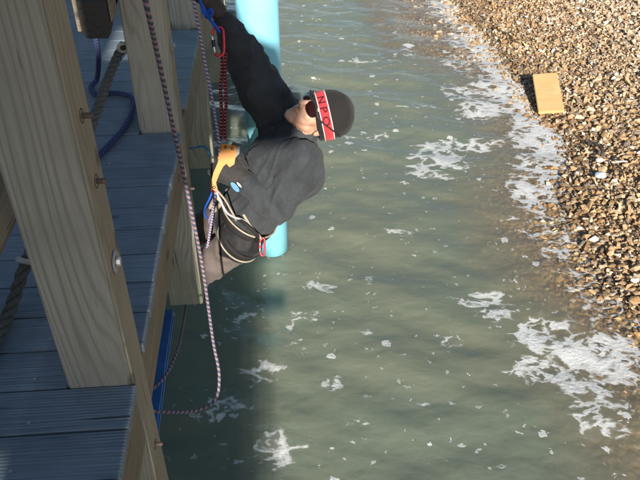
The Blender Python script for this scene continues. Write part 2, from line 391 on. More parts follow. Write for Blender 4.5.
frf = t.math('MULTIPLY', fr.outputs[0], t.math('SUBTRACT', 1., t.n('NewGeometry').outputs['Backfacing']))   # light leaving the water is let through
clear = t.n('MixShader'); t.l(frf, clear.inputs[0]); t.l(tr.outputs[0], clear.inputs[1]); t.l(gl.outputs[0], clear.inputs[2])
murk = t.math('SUBTRACT', 1.0, t.math('POWER', 2.718, t.math('MULTIPLY', ad, -21.)), clamp=True)
wmix = t.n('MixShader'); t.l(murk, wmix.inputs[0]); t.l(clear.outputs[0], wmix.inputs[1]); t.l(body.outputs[0], wmix.inputs[2])
# foam: lace where it is dense, loose flecks elsewhere
fv = t.coord('Object', (.78, 1.12, 1))
ln = t.noise(fv, 6.5, 3, .55, .9); ln2 = t.noise(fv, 24, 2, .5, .6)
wp = t.n('CombineXYZ'); t.l(t.math('MULTIPLY', ln2, .09), wp.inputs[0]); t.l(t.math('MULTIPLY', ln, .28), wp.inputs[1])
wq = t.n('VectorMath', operation='ADD'); t.l(fv, wq.inputs[0]); t.l(wp.outputs[0], wq.inputs[1])
ve = t.voro(wq.outputs[0], 9.5, 'DISTANCE_TO_EDGE').outputs['Distance']
wid = t.math('ADD', t.math('MULTIPLY', t.math('SUBTRACT', ln, .5), 1.05), t.math('ADD', t.math('MULTIPLY', t.math('SUBTRACT', ln2, .5), .35), t.math('SUBTRACT', af, .45)))
lev = t.math('SUBTRACT', t.math('MULTIPLY', wid, .62), ve)
m1 = t.ramp(t.math('ADD', lev, .2), [(.10, 0.), (.195, .10), (.215, .42), (.27, .66), (.46, .90)])
m1 = t.math('MULTIPLY', m1, t.ramp(wid, [(.03, 0.), (.13, 1.)]))
dn = t.noise(v, 40, 2, .6)
wv = t.n('VectorMath', operation='ADD'); t.l(v, wv.inputs[0]); wc = t.n('CombineXYZ'); t.l(t.math('MULTIPLY', ln2, .10), wc.inputs[0]); t.l(t.math('MULTIPLY', dn, .07), wc.inputs[1]); t.l(wc.outputs[0], wv.inputs[1])
vo = t.voro(wv.outputs[0], 6.5)
sx = t.n('SeparateXYZ'); t.l(vo.outputs['Color'], sx.inputs[0])
rad = t.math('MULTIPLY', t.math('SUBTRACT', sx.outputs[0], .40, clamp=True), .40)
rad = t.math('ADD', rad, t.math('MULTIPLY', t.math('SUBTRACT', dn, .5), .30))
rad = t.math('MULTIPLY', rad, t.math('GREATER_THAN', sx.outputs[0], .46))
cl2 = t.ramp(t.noise(v, 2.2, 2, .6), [(.36, .15), (.54, 1.)])
dots = t.math('MULTIPLY', t.math('MULTIPLY', t.math('LESS_THAN', vo.outputs['Distance'], t.math('MULTIPLY', rad, cl2)), .85), t.math('ADD', dn, .3))
vo2 = t.voro(wv.outputs[0], 22); sx2 = t.n('SeparateXYZ'); t.l(vo2.outputs['Color'], sx2.inputs[0])
d2 = t.math('LESS_THAN', vo2.outputs['Distance'], t.math('MULTIPLY', t.math('SUBTRACT', sx2.outputs[0], .66, clamp=True), .78))
dots2 = t.math('MULTIPLY', t.math('MULTIPLY', d2, cl2), .55)
fm = t.math('MAXIMUM', m1, t.math('MAXIMUM', dots, dots2))
fb = t.n('BsdfPrincipled'); fb.inputs['Base Color'].default_value = (.62, .635, .635, 1); fb.inputs['Roughness'].default_value = .7
t.l(t.bump(dn, .5, .012), fb.inputs['Normal'])
fmix = t.n('MixShader'); t.l(fm, fmix.inputs[0]); t.l(wmix.outputs[0], fmix.inputs[1]); t.l(fb.outputs[0], fmix.inputs[2])
t.l(fmix.outputs[0], t.out.inputs[0]); M['water'] = t.m
tag(link('water', me, 'water'), kind='structure')

# shingle: angular flints, too many to count
def stone_variants(n):
    out = []
    for k in range(n):
        bm = bmesh.new()
        for q in range(random.randint(10, 14)):
            d = Vector((random.gauss(0, 1), random.gauss(0, 1), random.gauss(0, 1))).normalized() * random.uniform(.82, 1.05)
            bm.verts.new((d.x, d.y * random.uniform(.65, .85), d.z * random.uniform(.42, .62)))
        bmesh.ops.convex_hull(bm, input=bm.verts); bmesh.ops.triangulate(bm, faces=bm.faces)
        bm.verts.ensure_lookup_table(); loose = [v_ for v_ in bm.verts if not v_.link_faces]
        bmesh.ops.delete(bm, geom=loose, context='VERTS'); bm.verts.index_update()
        out.append((np.array([v_.co[:] for v_ in bm.verts]), np.array([[v_.index for v_ in f.verts] for f in bm.faces]))); bm.free()
    return out
def rotmats(n, tilt):
    a = rng.uniform(0, 2 * np.pi, n); b = rng.normal(0, tilt, n); c_ = rng.normal(0, tilt, n)
    ca, sa, cb, sb, cc, sc_ = np.cos(a), np.sin(a), np.cos(b), np.sin(b), np.cos(c_), np.sin(c_); O = np.zeros(n); I = np.ones(n)
    Rz = np.stack([ca, -sa, O, sa, ca, O, O, O, I], -1).reshape(n, 3, 3); Rx = np.stack([I, O, O, O, cb, -sb, O, sb, cb], -1).reshape(n, 3, 3)
    Ry = np.stack([cc, O, sc_, O, I, O, -sc_, O, cc], -1).reshape(n, 3, 3); return Ry @ Rx @ Rz
var = stone_variants(28)
N = 78000
px = rng.uniform(.6, 6.4, N); py = rng.uniform(1.9, 13.5, N); ss = px - shore(py)
keep = (ss > -1.25) & (np.abs(px) < .53 * (py * .806 + 2.9 * .59) + .5)
keep &= rng.uniform(0, 1, N) < np.where(ss < -.3, .55, 1.)
px, py, ss = px[keep], py[keep], ss[keep]; n = len(px)
size = np.clip(rng.lognormal(math.log(.0195), .40, n), .010, .052)
layer = rng.uniform(0, 1, n)
pz = terr(px, py) + size * .25 + .012 * layer - np.where(ss < 0, .012, 0)
rot = rotmats(n, .55); vid = rng.integers(0, len(var), n)
pal = np.array([(.36, .22, .10), (.29, .16, .06), (.43, .29, .15), (.22, .13, .06), (.50, .41, .29), (.62, .56, .47), (.09, .07, .06), (.38, .21, .08), (.29, .23, .17), (.15, .11, .08)])
pc = pal[rng.choice(len(pal), n, p=[.2, .15, .17, .11, .11, .06, .06, .06, .05, .03])] * rng.uniform(.75, 1.25, (n, 1))
dry = np.clip((ss - .5) / 1.8, 0, 1)[:, None]; pc = pc * (1 + .35 * dry); pc = pc + (pc.mean(1, keepdims=True) - pc) * .25 * dry + .08 * dry
wet = np.clip(1 - (ss - .05) / .22 + .3 * np.sin(py * 3), 0, 1); pc = pc * (1 - np.where(ss < -.05, -.05, .36)[:, None] * wet[:, None])
VV, FF, CC, WW = [], [], [], []; off = 0
for k, (vv, ff) in enumerate(var):
    idx = np.where(vid == k)[0]
    if not len(idx): continue
    vw = np.einsum('nij,vj->nvi', rot[idx], vv) * size[idx][:, None, None] + np.stack([px, py, pz], -1)[idx][:, None, :]
    VV.append(vw.reshape(-1, 3)); FF.append((ff[None] + (np.arange(len(idx)) * len(vv))[:, None, None] + off).reshape(-1, 3)); off += len(idx) * len(vv)
    CC.append(np.repeat(pc[idx], len(vv), 0)); WW.append(np.repeat(wet[idx], len(vv)))
VV = np.concatenate(VV).astype(np.float32); FF = np.concatenate(FF).astype(np.int32); CC = np.concatenate(CC); WW = np.concatenate(WW)
me = bpy.data.meshes.new('shingle'); me.vertices.add(len(VV)); me.vertices.foreach_set('co', VV.ravel())
me.loops.add(FF.size); me.loops.foreach_set('vertex_index', FF.ravel()); me.polygons.add(len(FF))
me.polygons.foreach_set('loop_start', np.arange(len(FF), dtype=np.int32) * 3); me.polygons.foreach_set('use_smooth', np.zeros(len(FF), bool)); me.update()
ca = me.attributes.new('stone', 'FLOAT_COLOR', 'POINT'); ca.data.foreach_set('color', np.concatenate([CC, np.ones((len(CC), 1))], 1).astype(np.float32).ravel())
attr(me, 'wet', WW)
t = NT('flint_shingle'); a = t.n('Attribute', attribute_name='stone').outputs['Color']; w = t.n('Attribute', attribute_name='wet').outputs['Fac']
n1 = t.noise(t.coord('Object'), 70, 4, .65)
c = t.mix(t.ramp(n1, [(.35, 0.), (.72, .55)]), a, (.46, .37, .26)); c = t.mix(t.math('MULTIPLY', w, .5), c, a)
M['shingle'] = t.fin(c, t.math('MULTIPLY_ADD', w, -.45, .75), t.bump(n1, .3, .006))
tag(link('shingle', me, 'shingle'), 'brown and tan angular flint shingle covering the beach', 'shingle', kind='stuff')
print('shingle', n, len(FF))

# ------------------------------------------------------------------ pier (local x = outward, y = along the pier, z up; deck edge at x = 0)
PA = math.atan(.08)
pier = empty('pier', (-.345, 0, 0), PA, 'timber pier with weathered grey deck boards and square pale posts', 'pier')
PM = Matrix.Translation((-.345, 0, 0)) @ Matrix.Rotation(PA, 4, 'Z'); PI_ = PM.inverted()
POST_V = [-2.70, -1.43, -.17, 1.10, 2.38, 3.61, 4.88, 6.15, 7.42, 8.7]
PW, PD = .15, .120
PITCH = .1262
screw_me = lathe_mesh('screw', [(0., .0045), (.0012, .0045), (.0016, .0030), (.0010, .0022), (.0010, 0)], 10)
pl_full = box_mesh('plank', -2.4, .004, .0025, PITCH - .0025, -.028, 0, .0025)
pl_notch = box_mesh('plank', -2.25 + .004, -PW - .003, .0025, PITCH - .0025, -.028, 0, .0025)
v0 = 1.10 - PITCH * 62
for i in range(150):
    y0 = v0 + i * PITCH
    hit = any(y0 + PITCH > pv + .004 and y0 < pv + PD - .004 for pv in POST_V)
    o = link('plank', pl_notch if hit else pl_full, 'deck', pier, (random.uniform(-.002, .002), y0, random.uniform(-.0015, .0015)))
    if 0.4 < y0 < 5:
        for sxp in (-.225, -.245 - .62):
            for dy in (.035, .09):
                if hit and sxp > -.16: continue
                if dy == .09 and random.random() < .45: continue
                link('screw', screw_me, 'steel', o, (sxp + random.uniform(-.012, .012), dy + random.uniform(-.006, .006), 0.0004))
def bolt_mesh(l=.015, r=.0055):
    return lathe_mesh('bolt', [(-.02, r), (l, r), (l + .002, r * .7), (l + .002, 0)], 12)
def hexnut(r, h):
    bm = bmesh.new(); bmesh.ops.create_cone(bm, cap_ends=True, segments=6, radius1=r, radius2=r, depth=h); bmesh.ops.bevel(bm, geom=bm.edges[:], offset=r * .12, segments=1, affect='EDGES'); return bm_mesh(bm, 'nut')
bm_bolt, nut_me = bolt_mesh(), hexnut(.010, .010)
wash_me = lathe_mesh('washer', [(0, .006), (0, .025), (.003, .025), (.0035, .006), (0, .006)], 24)
hole_me = lathe_mesh('bolt_hole', [(-.01, .0), (-.010, .010), (.0006, .0125), (.0006, .0145), (-.003, .0145)], 18)
M['hole'] = plain('dark_bolt_hole', (.03, .022, .016), .9)
OUT = (0, R(90), 0)
def post(u0, pv, z0, z1, bolts):
    me = box_mesh('post', 0, PW, 0, PD, z0, z1, .005, 2)
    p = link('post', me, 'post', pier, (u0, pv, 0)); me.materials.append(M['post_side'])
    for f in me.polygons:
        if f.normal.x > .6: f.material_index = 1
    for zz, kind in bolts:
        y = PD * .50
        if kind == 'pin':
            link('bolt_hole', hole_me, 'hole', p, (PW, y, zz), OUT); link('bolt', bm_bolt, 'rust', p, (PW + .003, y, zz), OUT)
        else:
            w_ = link('washer', wash_me, 'steel', p, (PW + .0006, y, zz), OUT)
            link('nut', nut_me, 'steel', p, (PW + .009, y, zz), OUT); link('bolt', bm_bolt, 'steel', p, (PW - .016, y, zz), OUT)
    return p
for i, pv in enumerate(POST_V):
    b = [(.655, 'pin'), (.515, 'pin'), (.315, 'washer'), (-.30, 'pin')] if i == 3 else [(.65, 'pin'), (.31, 'washer'), (-.3, 'pin')]
    post(-PW, pv, -.885, 1.02, b)
    post(-2.4, pv, -.885, 1.02, [])
for a, b in zip(POST_V, POST_V[1:]):
    link('fascia', box_mesh('fascia', -.048, -.002, a + PD + .002, b - .002, -.20, -.0285, .003), 'fascia', pier)
    link('fascia', box_mesh('fascia', -2.398, -2.352, a + PD + .002, b - .002, -.20, -.0285, .003), 'fascia', pier)
for u in (-PW - .005, -2.405 + .01):
    link('handrail', box_mesh('handrail', u - .02, u + PW + .03, -3.0, 9.0, 1.022, 1.066, .008, 2), 'rail', pier)
for u in (-.75, -1.25, -1.75): link('joist', box_mesh('joist', u - .025, u + .025, -7, 11, -.20, -.030, .003), 'fascia', pier)
def channel(y0, y1, u1, top, h=.22, w=.10, tt=.009, r=.0):
    bm = bmesh.new()
    prof = [(0, 0), (0, -tt), (-w + tt, -tt), (-w + tt, -h + tt), (0, -h + tt), (0, -h), (-w, -h), (-w, 0)]
    A = [bm.verts.new((u1 + x, y0, top + z)) for x, z in prof]; B = [bm.verts.new((u1 + x, y1, top + z)) for x, z in prof]
    bm.faces.new(A); bm.faces.new(B[::-1])
    for k in range(8): bm.faces.new((A[k], B[k], B[(k + 1) % 8], A[(k + 1) % 8]))
    bmesh.ops.bevel(bm, geom=bm.edges[:], offset=.0015, segments=1, affect='EDGES'); return bm_mesh(bm, 'steel_beam')
tag(link('steel_beam', channel(-6.5, 2.36, -.135, -.887, .045), 'bluesteel', pier), 'blue painted steel channel under the deck edge')
for v_ in (-4.2, -.6, 2.18, 5.2, 8.2):
    link('cross_beam', box_mesh('cross_beam', -2.3, -.26, v_, v_ + .16, -.86 + .24 - .03 + .002 * v_, -.2005, .006), 'bluesteel', pier)
    for u in (-.62, -1.9):
        link('pier_pile', lathe_mesh('pier_pile', [(-4.2, 0), (-4.2, .1), (-.62, .1), (-.62, 0)], 24), 'pile', pier, (u, v_ + .08, 0))
# raking brace of the first post, short stub rail seen beyond it
br = box_mesh('brace', -.045, .045, -.028, .028, -.02, .80, .004, 2)
tag(link('brace', br, 'brace', pier, (-.482, 1.252, .03), (0, R(32.3), 0)), 'raking timber brace behind the nearest post')
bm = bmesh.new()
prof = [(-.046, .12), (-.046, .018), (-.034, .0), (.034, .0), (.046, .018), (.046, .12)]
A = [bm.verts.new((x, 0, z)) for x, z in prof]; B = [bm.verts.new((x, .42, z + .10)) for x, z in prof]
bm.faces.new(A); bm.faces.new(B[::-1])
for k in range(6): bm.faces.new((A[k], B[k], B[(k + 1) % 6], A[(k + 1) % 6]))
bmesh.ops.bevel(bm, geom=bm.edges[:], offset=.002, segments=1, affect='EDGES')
g = link('knee_rail', bm_mesh(bm, 'knee_rail'), 'dark_rail', pier, (-.205, 2.235, .415))
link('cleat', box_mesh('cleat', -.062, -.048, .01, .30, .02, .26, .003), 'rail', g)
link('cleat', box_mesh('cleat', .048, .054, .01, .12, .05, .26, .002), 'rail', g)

# ------------------------------------------------------------------ unseen boarded blocker added behind the camera to shade deck, arm and water
sh = empty('offcam_shade_blocker', PM @ Vector((-1.2, -3.3, 0)), PA, 'added boarded blocker behind the camera that casts the shade on the pier', 'shade_blocker')
x = -1.245; w_b = .14; k = 0
while x < 1.255 - .01:
    w1 = min(w_b, 1.255 - x)
    zs = [(.0, 3.6)]
    if abs(x + .07 - .925) < .05: zs = [(.0, 1.775), (1.83, 2.80), (2.98, 3.6)]  # gaps added to let small sun patches fall on the deck
    for za, zb in zs: link('board', box_mesh('board', x + .0005, x + w1 - .0005, -.03 + .012 * (k % 2), .012 * (k % 2), za + .002, zb, .002), 'shade_blocker', sh)
    x += w_b; k += 1
for xx in (-1.24, 1.10): link('blocker_post', box_mesh('blocker_post', xx, xx + .1, -.14, -.032, .002, 3.6, .005), 'shade_blocker', sh)
# shade slab: outline shaped to shadow the raised arm and part of the pile
bm = bmesh.new()
prof = [(-1.4, 4.6), (1.30, 3.30), (1.42, 3.10), (1.49, 2.93), (1.55, 2.86), (1.67, 2.81), (1.75, 2.58), (1.70, 2.44), (1.258, 2.37), (1.258, 3.0), (-1.4, 4.4)]
A = [bm.verts.new((x_, -.12, z_)) for x_, z_ in prof]; B = [bm.verts.new((x_, .10, z_)) for x_, z_ in prof]
bm.faces.new(A); bm.faces.new(B[::-1])
for k in range(len(A)): bm.faces.new((A[k], B[k], B[(k + 1) % len(A)], A[(k + 1) % len(A)]))
link('shade_outline', bm_mesh(bm, 'shade_outline'), 'shade_blocker', sh)
link('shade_panel', box_mesh('shade_panel', 1.206, 1.388, -.075, -.051, .002, 1.42, .003), 'shade_blocker', sh)  # added to shade the water strip beside the pier
xs_ = 1.390
for k in range(5):                                                     # added slats, thinner outwards to soften the shadow edge on the water
    w1 = .033 - .005 * k
    link('shade_slat', box_mesh('shade_slat', xs_, xs_ + w1, -.012, .012, .002, 1.42, .002), 'shade_blocker', sh); xs_ += .0355
for zz in (.25, 1.15): link('shade_slat_rail', box_mesh('shade_slat_rail', 1.262, 1.262 + .39, -.05, -.013, zz, zz + .06, .003), 'shade_blocker', sh)

# ------------------------------------------------------------------ light blue pile standing in the water by the pier
pb, pt = Vector((-.334, 3.915, WATER_Z)), Vector((-.318, 3.50, .16))
ax = (pt - pb).normalized(); L1 = 2.7; L0 = -2.2
pile = empty('mooring_pile', pb, 0, 'light blue painted round pile standing in the water beside the climber', 'pile')
pile.rotation_euler = ax.to_track_quat('Z', 'Y').to_euler()
link('shaft', lathe_mesh('shaft', [(L0, 0), (L0, .108), (L1 - .01, .108), (L1, .098), (L1, 0)], 48), 'pile', pile)
link('collar', lathe_mesh('collar', [(L1 - .35, .109), (L1 - .35, .124), (L1 - .27, .124), (L1 - .27, .109)], 48), 'pile', pile)

# ------------------------------------------------------------------ climber
BASE = Vector((-.60, 2.66, -1.12))
person = empty('person', BASE, 0, 'person in charcoal fleece and black beanie hanging off the pier, face turned up', 'person')
def ico(sub=3):
    bm = bmesh.new(); bmesh.ops.create_icosphere(bm, subdivisions=sub, radius=1); a = [v_.co.copy() for v_ in bm.verts]; bm.free(); return a
ICO = ico(3)
def ell(c, r, rot=None):
    if isinstance(r, (int, float)): r = (r, r, r)
    c = Vector(c); out = []
    for p in ICO:
        q = Vector((p.x * r[0], p.y * r[1], p.z * r[2]))
        if rot is not None: q = rot @ q
        out.append(q + c)
    return out
def hull_add(bm, *clouds):
    tmp = bmesh.new()
    for cl_ in clouds:
        for p in cl_: tmp.verts.new(p)
    bmesh.ops.convex_hull(tmp, input=tmp.verts)
    bmesh.ops.delete(tmp, geom=[v_ for v_ in tmp.verts if not v_.link_faces], context='VERTS')
    m_ = bpy.data.meshes.new('tmp'); tmp.to_mesh(m_); tmp.free(); bm.from_mesh(m_); bpy.data.meshes.remove(m_)
def chain(bm, pts):
    for (p0, r0), (p1, r1) in zip(pts, pts[1:]): hull_add(bm, ell(p0, r0), ell(p1, r1))
def fuse(bm, name, voxel, smooth=4, disp=None):
    """closed overlapping lumps -> one continuous skin"""
    me = bpy.data.meshes.new('raw'); bm.to_mesh(me); bm.free()
    o = bpy.data.objects.new('raw', me); C.objects.link(o)
    md = o.modifiers.new('r', 'REMESH'); md.mode = 'VOXEL'; md.voxel_size = voxel
    sm = o.modifiers.new('s', 'SMOOTH'); sm.iterations = smooth; sm.factor = .5
    dg = bpy.context.evaluated_depsgraph_get(); out = bpy.data.meshes.new_from_object(o.evaluated_get(dg)); out.name = name
    bpy.data.objects.remove(o); bpy.data.meshes.remove(me)
    if disp:
        nn = [v_.normal.copy() for v_ in out.vertices]
        for v_, q in zip(out.vertices, nn): v_.co += q * disp(v_.co)
    out.polygons.foreach_set('use_smooth', [True] * len(out.polygons)); out.update(); return out
def shift(me, d):
    me.transform(Matrix.Translation(-Vector(d))); return me
def wearing(name, me, mat, parent=person): return link(name, shift(me, BASE) if parent is person else me, mat, parent)
V = Vector
pel = V((-.36, 2.66, -.62)); chest = V((-.195, 2.66, -.32)); neck = V((-.09, 2.675, -.165))
shL, shR = V((-.085, 2.49, -.20)), V((-.165, 2.86, -.18))
elL, haL = V((-.180, 2.485, -.425)), V((-.345, 2.515, -.290))
elR, wrR, haR = V((-.318, 2.88, .075)), V((-.410, 2.86, .270)), V((-.448, 2.85, .335))
hipL, hipR = V((-.365, 2.56, -.65)), V((-.385, 2.77, -.64))
knL, knR = V((-.615, 2.63, -.935)), V((-.655, 2.90, -.86))
anL, anR = V((-.955, 2.76, -1.10)), V((-.985, 2.98, -1.02))
up_b = (neck - pel).normalized(); left = V((.10, -.98, 0)); left = (left - up_b * left.dot(up_b)).normalized(); fwd = up_b.cross(left) * -1
if fwd.x > 0: fwd = -fwd
BR = Matrix((left, fwd, up_b)).transposed()
def folds(amp, f, stretch=None):
    def d(co):
        q = V(co) * f
        if stretch: q = V((q.x * stretch[0], q.y * stretch[1], q.z * stretch[2]))
        n_ = 1 - abs(noise.noise(q + V((noise.noise(q * .6), noise.noise(q * .6 + V((5, 2, 1))), 0)) * .9)) * 2
        return amp * (n_ * n_ * (1 if n_ > 0 else -1) - .3) + amp * .25 * noise.noise(q * 3)
    return d
# fleece: torso, collar and both sleeves
bm = bmesh.new()
waist = pel + up_b * .07
hull_add(bm, ell(waist, (.175, .125, .07), BR), ell(chest + fwd * -.015, (.195, .145, .12), BR))
hull_add(bm, ell(chest + fwd * -.02, (.195, .145, .12), BR), ell(neck - up_b * .045 - fwd * .02, (.15, .10, .06), BR))
hull_add(bm, ell(neck - up_b * .06, (.12, .09, .06), BR), ell(neck + V((.025, 0, .015)), (.072, .072, .045), BR))
hull_add(bm, ell(chest, (.15, .12, .12), BR), ell(shL, .085)); hull_add(bm, ell(chest, (.15, .12, .12), BR), ell(shR, .085))
hull_add(bm, ell(shL + V((.025, .03, -.06)), (.085, .09, .12)), ell(chest - fwd * .05 - up_b * .03, (.15, .13, .13), BR))
chain(bm, [(shL, .088), (shL.lerp(elL, .5) + V((.018, 0, 0)), .082), (elL, .070), (elL.lerp(haL, .45) + V((0, 0, -.008)), .058), (elL.lerp(haL, .80), .045)])
chain(bm, [(shR + V((-.02, 0, 0)), .108), (shR.lerp(elR, .5) + V((-.016, 0, -.01)), .103), (elR, .085), (elR.lerp(wrR, .5), .068), (wrR - (wrR - elR).normalized() * .03, .046)])
def jack(co):
    p = V(co); q = V((p.dot(left), p.dot(fwd), p.dot(up_b) * .32)); b = folds(.011, 12)(q) + folds(.003, 24)(co)
    dl = (p - elL).length; b += .009 * math.exp(-(dl / .09) ** 2) * math.sin((p - elL).dot((haL - shL).normalized()) * 95)
    dr = (p - elR).length; b += .006 * math.exp(-(dr / .10) ** 2) * math.sin((p - elR).dot((wrR - shR).normalized()) * 110)
    dh = (p - pel).dot(up_b); b += .008 * math.exp(-((dh - .1) / .05) ** 2)
    return b
wearing('fleece', fuse(bm, 'fleece', .0065, 5, jack), 'fleece')
# trousers and black over-shorts
bm = bmesh.new()
for h_, k_, a_ in ((hipL, knL, anL), (hipR, knR, anR)):
    chain(bm, [(h_, .092), (h_.lerp(k_, .5), .086), (k_, .070), (k_.lerp(a_, .3) + V((0, 0, -.01)), .064), (a_, .045)])
hull_add(bm, ell(pel - up_b * .02, (.155, .11, .09), BR), ell(hipL, .085), ell(hipR, .085))
def trou(co):
    p = V(co); b = folds(.008, 9)(co)
    for k_ in (knL, knR): b += .006 * math.exp(-((p - k_).length / .09) ** 2) * math.sin(p.x * 130)
    return b
wearing('trousers', fuse(bm, 'trousers', .009, 4, trou), 'trousers')
bm = bmesh.new()
hull_add(bm, ell(pel + up_b * .04, (.168, .122, .05), BR), ell(pel - up_b * .03, (.172, .128, .09), BR))
for h_, k_ in ((hipL, knL), (hipR, knR)):
    hull_add(bm, ell(pel, (.12, .11, .09), BR), ell(h_, .104)); hull_add(bm, ell(h_, .104), ell(h_.lerp(k_, .05), .104))
wearing('shorts', fuse(bm, 'shorts', .009, 4, folds(.012, 11)), 'shorts')
# boots
for a_, k_ in ((anL, knL), (anR, knR)):
    bm = bmesh.new(); d = (a_ - k_).normalized(); toe = V((-.55, .1, .75)).normalized()
    hull_add(bm, ell(a_, .052), ell(a_ + d * .07, .046)); hull_add(bm, ell(a_ + d * .07, .044), ell(a_ + d * .06 + toe * .11, .042)); hull_add(bm, ell(a_ + d * .06 + toe * .11, .042), ell(a_ + d * .065 + toe * .19, .032))
    wearing('boot', fuse(bm, 'boot', .008, 3), 'boot')

# head (local: x = his right, y = face forward, z = crown)
fk = V((.95, .06, .37)).normalized(); ff_ = V((-.26, .03, .965)); ff_ = (ff_ - fk * ff_.dot(fk)).normalized(); fx = ff_.cross(fk)
spin = Quaternion(fk, R(24))                                 # turns the face a little towards the pier top / viewer
ff_ = spin @ ff_; fx = spin @ fx
HC = V((-.016, 2.656, -.083)); HM = Matrix.Translation(HC) @ Matrix((fx, ff_, fk)).transposed().to_4x4()
HS = 1.02
bm = bmesh.new()
hull_add(bm, ell((0, -.012, .035), (.075, .095, .085)))
hull_add(bm, ell((0, .03, .02), (.066, .055, .07)), ell((0, .042, -.045), (.052, .042, .045)))
hull_add(bm, ell((0, .045, -.06), (.045, .04, .04)), ell((0, .066, -.098), (.022, .020, .018)))          # jaw to chin
hull_add(bm, ell((-.044, .004, -.048), (.014, .025, .02)), ell((-.018, .062, -.095), (.014, .016, .014))); hull_add(bm, ell((.044, .004, -.048), (.014, .025, .02)), ell((.018, .062, -.095), (.014, .016, .014)))
hull_add(bm, ell((0, .082, .018), (.010, .012, .012)), ell((0, .108, -.030), (.0125, .012, .010)))        # nose
for sgn in (-1, 1):
    hull_add(bm, ell((.011 * sgn, .097, -.034), (.009, .009, .008)))
    hull_add(bm, ell((.034 * sgn, .060, -.024), (.022, .018, .020)))                                       # cheek
    hull_add(bm, ell((.030 * sgn, .076, .024), (.024, .014, .009)))                                        # brow
    hull_add(bm, ell((.078 * sgn, -.012, .002), (.007, .019, .030)))                                       # ear
    hull_add(bm, ell((.077 * sgn, -.012, -.020), (.008, .011, .014)))
hull_add(bm, ell((0, .086, -.056), (.020, .010, .005))); hull_add(bm, ell((0, .084, -.067), (.018, .010, .006)))  # lips
bm.transform(HM @ Matrix.Scale(HS, 4))
# neck, chest, arms to the wrists and hands: the rest of the same skin under the clothes
nk = HM @ (V((0, -.02, -.05)) * HS)
hull_add(bm, ell(nk, .056), ell(neck, .060)); hull_add(bm, ell(neck, .06), ell(chest, (.12, .08, .08), BR)); hull_add(bm, ell(chest, (.12, .08, .08), BR), ell(pel, (.12, .08, .06), BR))
chain(bm, [(chest, .06), (shL, .05), (elL, .038), (haL, .024)]); chain(bm, [(chest, .06), (shR, .05), (elR, .038), (wrR + (wrR - elR).normalized() * .01, .027)])
for h_, k_, a_ in ((hipL, knL, anL), (hipR, knR, anR)): chain(bm, [(pel, .07), (h_, .06), (k_, .045), (a_, .03)])
wearing('body', fuse(bm, 'body', .0042, 2), 'skin')
hm = empty('tmp')
def head_part(name, me, mat, parent=person):
    me.transform(HM @ Matrix.Scale(HS, 4)); return wearing(name, me, mat) if parent is person else link(name, shift(me, BASE), mat, parent)
me = tube_mesh('mouth', [(-.022, .083, -.061), (-.01, .0945, -.0605), (0, .0965, -.061), (.01, .0945, -.0605), (.022, .083, -.061)], .0022, 4, 6); head_part('mouth', me, 'lips')
# beanie with a printed red band
def cap_r(z):
    z0, z1 = .055, .158
    return .101 if z < z0 else .101 * math.sqrt(max(0, 1 - ((z - z0) / (z1 - z0)) ** 2.3))
prof = [(-.006, .088), (-.010, .094), (-.006, .099)] + [(z, cap_r(z)) for z in np.linspace(0.0, .1575, 22)] + [(.158, 0)]
CT = Matrix.Translation((0, -.006, .002)) @ Matrix.Rotation(R(11), 4, 'X')
def beanie_noise(me, amp):
    for v_ in me.vertices: v_.co += v_.normal * amp * noise.noise(v_.co * 22)
    return me
me = beanie_noise(lathe_mesh('beanie', prof, 64, .92, 1.05), .0045); me.transform(CT); beanie = head_part('beanie', me, 'beanie')
def band(z0, z1, dr, name, mat):
    me = lathe_mesh(name, [(z0, .100), (z0, cap_r(z0) + dr), (z1, cap_r(z1) + dr), (z1, .098)], 64, .92, 1.05); me.transform(CT); return head_part(name, me, mat, beanie)
band(.013, .049, .0050, 'red_band', 'band'); band(.010, .0133, .0058, 'trim', 'band_edge'); band(.0487, .0525, .0058, 'trim', 'band_edge')
def letter_on_band(ch, ang):
    cu = bpy.data.curves.new('l', 'FONT'); cu.body = ch; cu.size = .040; cu.extrude = .0006; cu.align_x = 'CENTER'; cu.offset = .0006
    o = bpy.data.objects.new('l', cu); C.objects.link(o); dg = bpy.context.evaluated_depsgraph_get()
    me = bpy.data.meshes.new_from_object(o.evaluated_get(dg)); bpy.data.objects.remove(o)
    bm = bmesh.new(); bm.from_mesh(me); bmesh.ops.subdivide_edges(bm, edges=[e for e in bm.edges if e.calc_length() > .006], cuts=3); bm.to_mesh(me); bm.free()
    for v_ in me.vertices:
        a = ang + v_.co.x * 1.25 / .102; r = .1062 + v_.co.z
        v_.co = V((-math.cos(a) * r * .92 * -1, math.sin(a) * r * 1.05, .0165 + v_.co.y))
    me.transform(CT); head_part('letter', me, 'band_ink', beanie)
for ch, dg_ in (('N', 98), ('P', 123), ('O', 149)): letter_on_band(ch, R(dg_))
bpy.data.objects.remove(hm)
